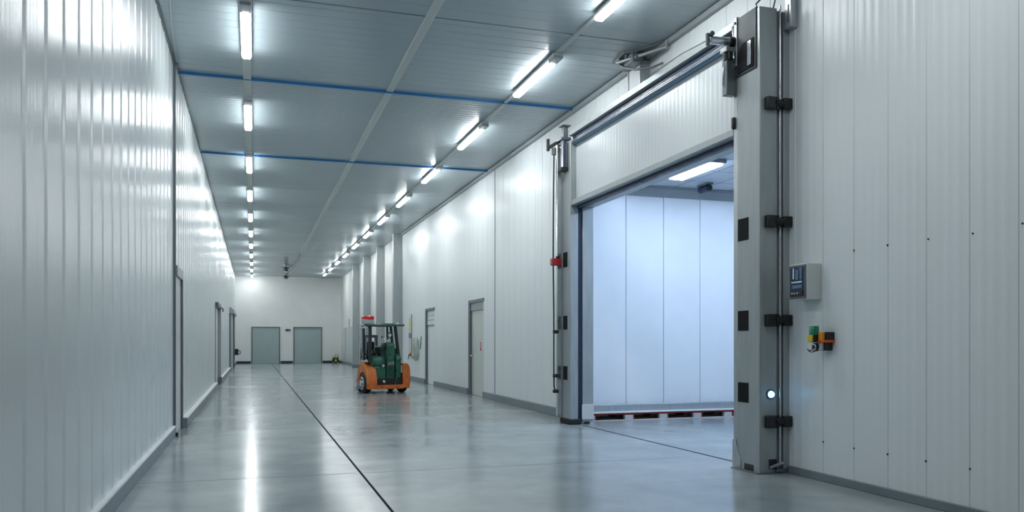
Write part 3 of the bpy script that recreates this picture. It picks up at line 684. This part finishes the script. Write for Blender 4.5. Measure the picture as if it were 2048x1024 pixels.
# ------------------------------------------------------------------ things on the far right wall
def board():
    y0, y1 = 30.9, 31.55
    t = thing('gauge_board', 'tall narrow yellow blue and pink board hung on wall right of the forklift', 'board', (XR, 31.2, 0.9))
    b = B(); b.box(XR-0.05, XR, y0, y1, 0.95, 2.55); bb = obj('backing', b, 'white_plastic', t, 0.005)
    b = B(); b.box(XR-0.06, XR-0.048, y0+0.10, y1-0.05, 1.85, 2.42); obj('yellow_card', b, 'board_yellow', t, 0.003)
    b = B(); b.box(XR-0.06, XR-0.048, y0+0.10, y1-0.02, 1.62, 1.83); obj('blue_card', b, 'board_blue', t, 0.003)
    b = B(); b.box(XR-0.06, XR-0.048, y0+0.30, y1-0.02, 1.0, 1.60); obj('pink_card', b, 'board_pink', t, 0.003)
    b = B(); b.box(XR-0.065, XR-0.045, y0, y0+0.08, 1.0, 2.55); obj('dark_edge', b, 'frame', t, 0.003)
    b = B(); b.lathe((XR-0.08, y0+0.1, 0.93), (XR-0.08, y0+0.1, 1.06), [(0, 0.03), (0.4, 0.065), (0.7, 0.06), (1, 0.02)], 14); obj('red_knob', b, 'red', t)
    b = B(); b.tube([(XR-0.07, y1-0.1, 1.0), (XR-0.07, y1-0.05, 0.85), (XR-0.07, y1+0.1, 0.82)], 0.018, 8); obj('cord', b, 'frame', t)
board()
t = thing('hose_coil', 'pale green coiled hose hung on wall between the striped board and transom door', 'hose', (XR-0.1, 30.0, 0.9))
for k, r in enumerate((0.42, 0.34, 0.26)):
    b = B()
    pts = [(XR-0.09-0.02*k, 30.0 + 0.62*r*math.cos(2*PI*i/28), 1.22 + r*math.sin(2*PI*i/28)) for i in range(28)]
    b.tube(pts, 0.034, 8, True); obj('loop', b, 'hose', t)
b = B(); b.tube([(XR-0.09, 30.25, 0.86), (XR-0.09, 30.55, 0.9), (XR-0.09, 30.8, 1.0)], 0.03, 8); obj('tail', b, 'frame', t)
b = B(); b.cyl((XR-0.012, 30.0, 1.55), (XR-0.15, 30.0, 1.57), 0.022, 10); obj('hook', b, 'steel', t)
t = thing('grab_bar', 'short dark grab bar on the wall just left of the transom door', 'handle', (XR, 29.3, 1.3))
b = B(); b.beam((XR-0.04, 29.35, 1.22), (XR-0.04, 29.15, 1.68), 0.03, 0.03); obj('bar', b, 'frame', t, 0.004)
b = B(); b.cyl((XR, 29.28, 1.4), (XR-0.04, 29.28, 1.4), 0.015, 8); obj('stud', b, 'steel', t)

# ------------------------------------------------------------------ far end
t = thing('exit_lamp', 'small oval dark blue lamp between the two doors on the end wall', 'lamp', (2.25, YE, 2.28))
b = B(); b.prism([(2.25+0.19*math.cos(2*PI*i/24), 2.28+0.075*math.sin(2*PI*i/24)) for i in range(24)], 'y', YE-0.06, YE+0.002); obj('case', b, 'gasket', t, 0.01)
b = B(); b.cyl((2.29, YE-0.06, 2.28), (2.29, YE-0.075, 2.28), 0.05, 16); obj('lens', b, 'component', t)
def cleaner():
    x, y = 5.40, 57.3
    t = thing('floor_cleaner', 'small green and black floor machine in the far right corner', 'machine', (x, y, 0))
    b = B(); b.box(x-0.2, x+0.2, y-0.22, y+0.22, 0.06, 0.34); body = obj('body', b, 'rubber', t, 0.03)
    b = B(); b.box(x-0.06, x+0.07, y-0.236, y-0.21, 0.10, 0.28); obj('yellow_panel', b, 'yellow', body, 0.01)
    b = B(); b.box(x-0.21, x+0.21, y-0.23, y+0.23, 0.34, 0.46); obj('lid', b, 'lime', t, 0.03)
    for sx in (-0.17, 0.17):
        b = B(); b.cyl((x+sx-0.03, y-0.16, 0.06), (x+sx+0.03, y-0.16, 0.06), 0.06, 16); obj('wheel', b, 'grey_plastic', t, 0.008)
    b = B(); b.tube([(x-0.02, y+0.1, 0.45), (x-0.02, y+0.12, 0.60), (x+0.18, y+0.12, 0.60), (x+0.18, y+0.1, 0.45)], 0.02, 8); obj('handle', b, 'frame', t)
cleaner()
def ceiling_camera(x, y, drop, label):
    t = thing('ceiling_camera', label, 'camera', (x, y, ZC), 'ceiling cameras')
    b = B(); b.cyl((x, y, ZC), (x, y, ZC-0.05), 0.17, 20); obj('mount', b, 'trimgrey', t, 0.008)
    b = B(); b.cyl((x, y, ZC-0.05), (x, y, ZC-drop*0.6), 0.045, 12); obj('stem', b, 'frame', t)
    b = B(); b.lathe((x, y, ZC-drop*0.5), (x, y, ZC-drop), [(0, 0.09), (0.3, 0.15), (0.7, 0.15), (1, 0.10)], 20); hd = obj('head', b, 'black', t)
    b = B(); b.lathe((x, y, ZC-drop), (x, y, ZC-drop-0.09), [(0, 0.10), (0.6, 0.08), (1, 0.02)], 20); obj('lens', b, 'grey_plastic', hd)
    b = B(); b.box(x-0.24, x+0.2, y-0.05, y+0.05, ZC-drop*0.52, ZC-drop*0.44); obj('crossbar', b, 'frame', hd, 0.006)
ceiling_camera(1.78, 48.4, 0.42, 'dark ceiling camera in the far corridor, nearer and higher one of two')
ceiling_camera(2.02, 54.8, 0.36, 'dark ceiling camera in the far corridor, farther one above the end doors')
t = thing('ceiling_conduit', 'thin bent conduit on the far ceiling beside the nearer ceiling camera', 'conduit', (2.2, 46, ZC))
b = B(); b.tube([(2.24, 42.5, ZC-0.04), (2.26, 46.0, ZC-0.04), (2.2, 49.0, ZC-0.04), (1.9, 50.6, ZC-0.04)], 0.03, 8); obj('pipe', b, 'frame', t)

# ------------------------------------------------------------------ the forklift
def forklift():
    t = thing('forklift', 'small orange and green forklift with red roof lamp parked on the grey floor', 'forklift', (3.10, 23.40, 0), None, math.radians(12.0))
    OFF[t.name] = Vector((0, 0, 0))
    def wheel(x0, x1, y, r, hub_side):
        b = B(); b.lathe((x0, y, r), (x1, y, r), [(0, r*0.80), (0.08, r*0.93), (0.22, r), (0.78, r), (0.92, r*0.93), (1, r*0.80)], 36); wt = obj('wheel', b, 'rubber', t)
        xo = x0 if hub_side < 0 else x1; s = hub_side
        b = B(); b.lathe((xo - s*0.05, y, r), (xo + s*0.012, y, r), [(0, r*0.66), (0.8, r*0.66), (1, r*0.60)], 28); h = obj('rim', b, 'chrome', wt)
        b = B(); b.lathe((xo, y, r), (xo + s*0.05, y, r), [(0, r*0.26), (0.7, r*0.24), (1, r*0.14)], 20); obj('hub', b, 'grey_plastic', wt)
        for k in range(6):
            a = 2*PI*k/6
            b = B(); b.cyl((xo, y+r*0.44*math.cos(a), r+r*0.44*math.sin(a)), (xo+s*0.03, y+r*0.44*math.cos(a), r+r*0.44*math.sin(a)), 0.022, 8); obj('wheel_nut', b, 'frame', wt)
    wheel(-0.03, 0.20, 0.40, 0.29, -1)
    wheel(1.10, 1.30, 0.40, 0.29, 1)
    wheel(0.11, 0.27, 1.08, 0.26, -1)
    wheel(1.08, 1.26, 1.22, 0.26, 1)
    # fenders: arched hoods, open below
    def fender(x0, x1, yc, r, thick, name='fender'):
        outer = []; inner = []
        n = 22
        for i in range(n+1):
            a = PI*1.04 - (PI*1.06)*i/n       # from the rear foot over the top to the front foot
            outer.append((yc + (r+0.12)*math.cos(a), 0.30 + (r+0.26)*math.sin(a)*1.0))
            inner.append((yc + r*math.cos(a), 0.28 + (r)*math.sin(a)))
        outer[0] = (yc-(r+0.12), 0.15); inner[0] = (yc-r, 0.15)
        b = B()
        f = [((x0, *p), (x1, *p)) for p in outer]; k = [((x0, *p), (x1, *p)) for p in inner]
        b.strip(f, k); return obj(name, b, 'orange', t, 0.012)
    fl = fender(0.0, 0.29, 0.42, 0.33, 0.04)
    b = B(); b.tube([(0.005, 0.42+0.45*math.cos(a), 0.30+0.59*math.sin(a)) for a in [PI*1.0 - PI*i/18 for i in range(19)]], 0.018, 8); obj('piping', b, 'amber', fl)
    # right hood: narrow rounded shell
    b = B()
    pr = [(1.08, 0.15), (1.27, 0.13), (1.31, 0.25), (1.32, 0.45), (1.31, 0.68), (1.27, 0.82), (1.20, 0.87), (1.08, 0.87)]
    b.prism(pr, 'y', -0.02, 0.06); fr = obj('fender', b, 'orange', t, 0.02)
    b = B(); b.prism([(1.08, 0.80), (1.27, 0.80), (1.22, 0.87), (1.08, 0.87)], 'y', 0.05, 0.85); obj('hood_top', b, 'orange', fr, 0.015)
    b = B(); b.box(1.28, 1.315, 0.05, 0.16, 0.15, 0.70); obj('hood_side', b, 'orange', fr, 0.01)
    b = B(); b.box(0.0, 1.10, -0.03, 0.05, 0.125, 0.245); obj('bumper', b, 'orange', t, 0.012)
    b = B(); b.box(0.22, 1.08, 0.05, 1.5, 0.13, 0.44); obj('chassis', b, 'black', t, 0.015)
    b = B(); b.lathe((0.52, 0.055, 0.34), (0.52, -0.0, 0.34), [(0, 0.045), (0.7, 0.045), (1, 0.03)], 16); obj('tow_pin', b, 'chrome', t)
    b = B(); b.beam((0.84, 0.0, 0.25), (1.0, 0.1, 0.78), 0.02, 0.02); obj('stay_rod', b, 'green_pale', t)
    # green engine body
    b = B(); b.box(0.24, 0.60, 0.10, 0.9, 0.42, 0.78); obj('engine_box', b, 'green', t, 0.03)
    b = B(); b.lathe((0.14, 0.26, 0.92), (0.60, 0.26, 0.92), [(0, 0.05), (0.04, 0.13), (0.12, 0.18), (0.88, 0.18), (0.96, 0.13), (1, 0.05)], 28); tk = obj('tank', b, 'green_pale', t)
    b = B(); b.cyl((0.50, 0.10, 0.80), (0.50, 0.04, 0.80), 0.045, 16); obj('tank_valve', b, 'steel', tk, 0.005)
    for xx in (0.24, 0.50):
        b = B(); b.torus((xx, 0.26, 0.92), (1, 0, 0), 0.184, 0.012, 28, 8); obj('tank_band', b, 'green_dark', tk)
    b = B(); b.prism([(0.10, 0.42), (0.10, 1.38), (0.16, 1.47), (0.55, 1.47), (0.72, 1.30), (0.72, 0.42)], 'x', 0.62, 0.88); cw = obj('hydraulic_cabinet', b, 'green', t, 0.025)
    b = B(); b.box(0.645, 0.855, 0.085, 0.104, 0.50, 0.80); obj('lower_door', b, 'green_dark', cw, 0.006)
    b = B(); b.box(0.645, 0.855, 0.085, 0.104, 0.96, 1.38); obj('upper_door', b, 'green', cw, 0.006)
    for xx in (0.67, 0.72, 0.77, 0.82):
        b = B(); b.cyl((xx, 0.10, 0.82), (xx, 0.055, 0.90), 0.020, 10); obj('hose_fitting', b, 'chrome' if xx < 0.8 else 'steel', cw)
    b = B(); b.box(0.46, 0.62, 0.16, 0.7, 0.78, 1.36); obj('cowl', b, 'green_dark', t, 0.04)
    b = B(); b.tube([(0.47, 0.2, 0.95), (0.43, 0.12, 1.15), (0.47, 0.1, 1.32), (0.56, 0.1, 1.40), (0.64, 0.12, 1.40)], 0.020, 8); obj('hose', b, 'black', t)
    b = B(); b.tube([(0.54, 0.12, 0.70), (0.57, 0.06, 0.95), (0.58, 0.07, 1.2), (0.63, 0.1, 1.30)], 0.016, 8); obj('hose', b, 'black', t)
    b = B(); b.prism([(0.90, 0.42), (1.08, 0.42), (1.07, 1.05), (0.93, 1.15), (0.90, 1.05)], 'y', 0.10, 0.6); sd = obj('side_tank', b, 'green', t, 0.03)
    b = B(); b.lathe((0.99, 0.12, 1.0), (0.99, 0.02, 1.0), [(0, 0.085), (0.5, 0.08), (1, 0.03)], 20); obj('work_light', b, 'green_pale', sd)
    b = B(); b.lathe((0.98, 0.3, 1.10), (0.98, 0.3, 1.30), [(0, 0.08), (0.6, 0.08), (1, 0.05)], 18); obj('filter_canister', b, 'green_dark', t)
    # levers, gauge ring and knobs on the cabinet
    for xx, zz in ((0.55, 1.62), (0.62, 1.56), (0.68, 1.60)):
        b = B(); b.tube([(xx, 0.3, 1.36), (xx-0.01, 0.26, zz)], 0.011, 8); lv = obj('lever', b, 'steel', t)
        b = B(); b.lathe((xx-0.01, 0.26, zz-0.02), (xx-0.01, 0.26, zz+0.035), [(0, 0.012), (0.4, 0.026), (0.8, 0.022), (1, 0.008)], 12); obj('knob', b, 'black' if xx < 0.6 else 'chrome', lv)
    b = B(); b.torus((0.76, 0.22, 1.69), (0, 1, 0.2), 0.062, 0.014, 24, 8); gr = obj('horn_ring', b, 'black', t)
    b = B(); b.cyl((0.76, 0.24, 1.69), (0.76, 0.21, 1.685), 0.055, 18); obj('horn_face', b, 'chrome', gr)
    b = B(); b.cyl((0.76, 0.26, 1.44), (0.76, 0.26, 1.64), 0.022, 10); obj('horn_stem', b, 'steel', gr)
    b = B(); b.box(0.69, 0.80, 0.24, 0.34, 1.47, 1.56); obj('gauge_box', b, 'grey_plastic', t, 0.01)
    # seat and steering
    b = B(); b.box(0.20, 0.60, 0.72, 1.10, 0.98, 1.10); st = obj('seat', b, 'black', t, 0.04)
    b = B(); b.prism([(0.68, 1.08), (0.78, 1.08), (0.74, 1.50), (0.66, 1.50)], 'x', 0.24, 0.46); obj('backrest', b, 'black', st, 0.03)
    b = B(); b.cyl((0.30, 0.42, 1.02), (0.33, 0.50, 1.24), 0.022, 10); sc_ = obj('steering_column', b, 'black', t)
    b = B(); b.torus((0.20, 0.30, 1.18), (0.6, 0.3, 0.6), 0.13, 0.014, 28, 8); obj('steering_wheel', b, 'black', sc_)
    b = B(); b.lathe((0.14, 0.22, 1.08), (0.26, 0.22, 1.24), [(0, 0.05), (0.5, 0.075), (1, 0.04)], 16); obj('control_head', b, 'black', t)
    b = B(); b.box(0.32, 0.44, 0.3, 0.5, 1.08, 1.20); ph = obj('pump_head', b, 'black', t, 0.02)
    b = B(); b.cyl((0.36, 0.30, 1.13), (0.36, 0.26, 1.13), 0.03, 12); obj('red_cap', b, 'red', ph, 0.004)
    b = B(); b.tube([(0.30, 0.28, 1.10), (0.38, 0.2, 1.22), (0.46, 0.2, 1.16), (0.50, 0.2, 1.05)], 0.014, 8); obj('hose', b, 'black', t)
    # dark instrument console behind the side window
    b = B(); b.box(0.10, 0.34, 0.52, 0.72, 0.84, 1.18); cs = obj('console', b, 'black', t, 0.03)
    for xx, zz, rr in ((0.17, 1.06, 0.055), (0.27, 1.10, 0.04), (0.20, 0.95, 0.045)):
        b = B(); b.torus((xx, 0.515, zz), (0, 1, 0), rr, 0.010, 20, 8); obj('gauge_ring', b, 'chrome', cs)
    b = B(); b.tube([(0.12, 0.5, 0.9), (0.09, 0.3, 1.0), (0.12, 0.2, 1.12), (0.2, 0.2, 1.05)], 0.022, 8); obj('hose', b, 'black', t)
    # cab frame
    def post(p0, p1, w_, m_): bb = B(); bb.beam(p0, p1, w_, w_); return obj('cab_post', bb, m_, t, 0.008)
    post((0.12, 0.12, 0.88), (0.12, 0.12, 1.96), 0.085, 'cab_dark')
    post((0.03, 0.66, 0.85), (0.03, 0.66, 1.96), 0.055, 'chrome')
    post((1.04, 0.16, 0.86), (0.92, 0.20, 1.95), 0.075, 'cab_dark')
    post((0.92, 0.36, 1.1), (0.84, 0.36, 1.95), 0.07, 'green')
    post((1.02, 1.05, 0.84), (1.00, 1.05, 1.95), 0.06, 'green_dark')
    post((0.24, 1.05, 0.84), (0.24, 1.05, 1.95), 0.05, 'green_dark')
    b = B(); b.prism([(0.12, 0.97), (0.63, 0.97), (0.63, 1.88), (0.12, 1.88)], 'x', 0.030, 0.038); gp = obj('side_window', b, 'glass', t)
    fw = B()
    for (a0, a1, z0, z1) in ((0.10, 0.66, 0.90, 0.97), (0.10, 0.66, 1.88, 1.94)): fw.box(0.015, 0.055, a0, a1, z0, z1)
    obj('window_rail', fw, 'chrome', t, 0.004)
    b = B(); b.box(0.015, 0.055, 0.36, 0.40, 0.92, 1.94); obj('window_mullion', b, 'black', t, 0.004)
    # roof guard
    b = B(); b.prism([(-0.01, 0.02), (1.15, 0.02), (1.15, 1.12), (0.18, 1.12), (0.06, 0.80)], 'z', 1.945, 2.005); rf = obj('roof', b, 'green', t, 0.02)
    b = B(); b.box(-0.02, 0.70, 0.005, 0.05, 1.925, 1.985); obj('roof_front_rail', b, 'green_dark', rf, 0.01)
    b = B(); b.box(0.58, 0.92, 0.25, 0.7, 2.0, 2.03); obj('roof_vent', b, 'black', rf, 0.01)
    b = B(); b.lathe((1.0, 0.2, 2.0), (1.0, 0.2, 2.06), [(0, 0.03), (0.6, 0.03), (1, 0.012)], 14); obj('marker_lamp', b, 'white_plastic', rf)
    # roof lamp
    b = B(); b.prism([(-0.06, 2.005), (0.24, 2.005), (0.24, 2.12), (-0.03, 2.14), (-0.06, 2.13)], 'y', 0.10, 0.36); lb = obj('lamp_box', b, 'steel', t, 0.008)
    b = B(); b.box(-0.055, 0.245, 0.09, 0.37, 2.13, 2.235); obj('red_lamp', b, 'red_lens', lb, 0.025)
    # mast and forks on the far side
    for xx in (0.42, 0.78):
        b = B(); b.box(xx, xx+0.07, 1.46, 1.58, 0.10, 1.70); obj('mast_rail', b, 'frame', t, 0.006)
    b = B(); b.box(0.40, 0.87, 1.48, 1.56, 1.62, 1.70); obj('mast_crossbar', b, 'frame', t, 0.006)
    b = B(); b.box(0.38, 0.90, 1.58, 1.62, 0.12, 0.50); obj('carriage', b, 'black', t, 0.006)
    for xx in (0.44, 0.74):
        b = B(); b.prism([(1.62, 0.05), (2.55, 0.05), (2.55, 0.065), (1.67, 0.09), (1.67, 0.5), (1.62, 0.5)], 'x', xx, xx+0.10); obj('fork', b, 'frame', t, 0.004)
forklift()
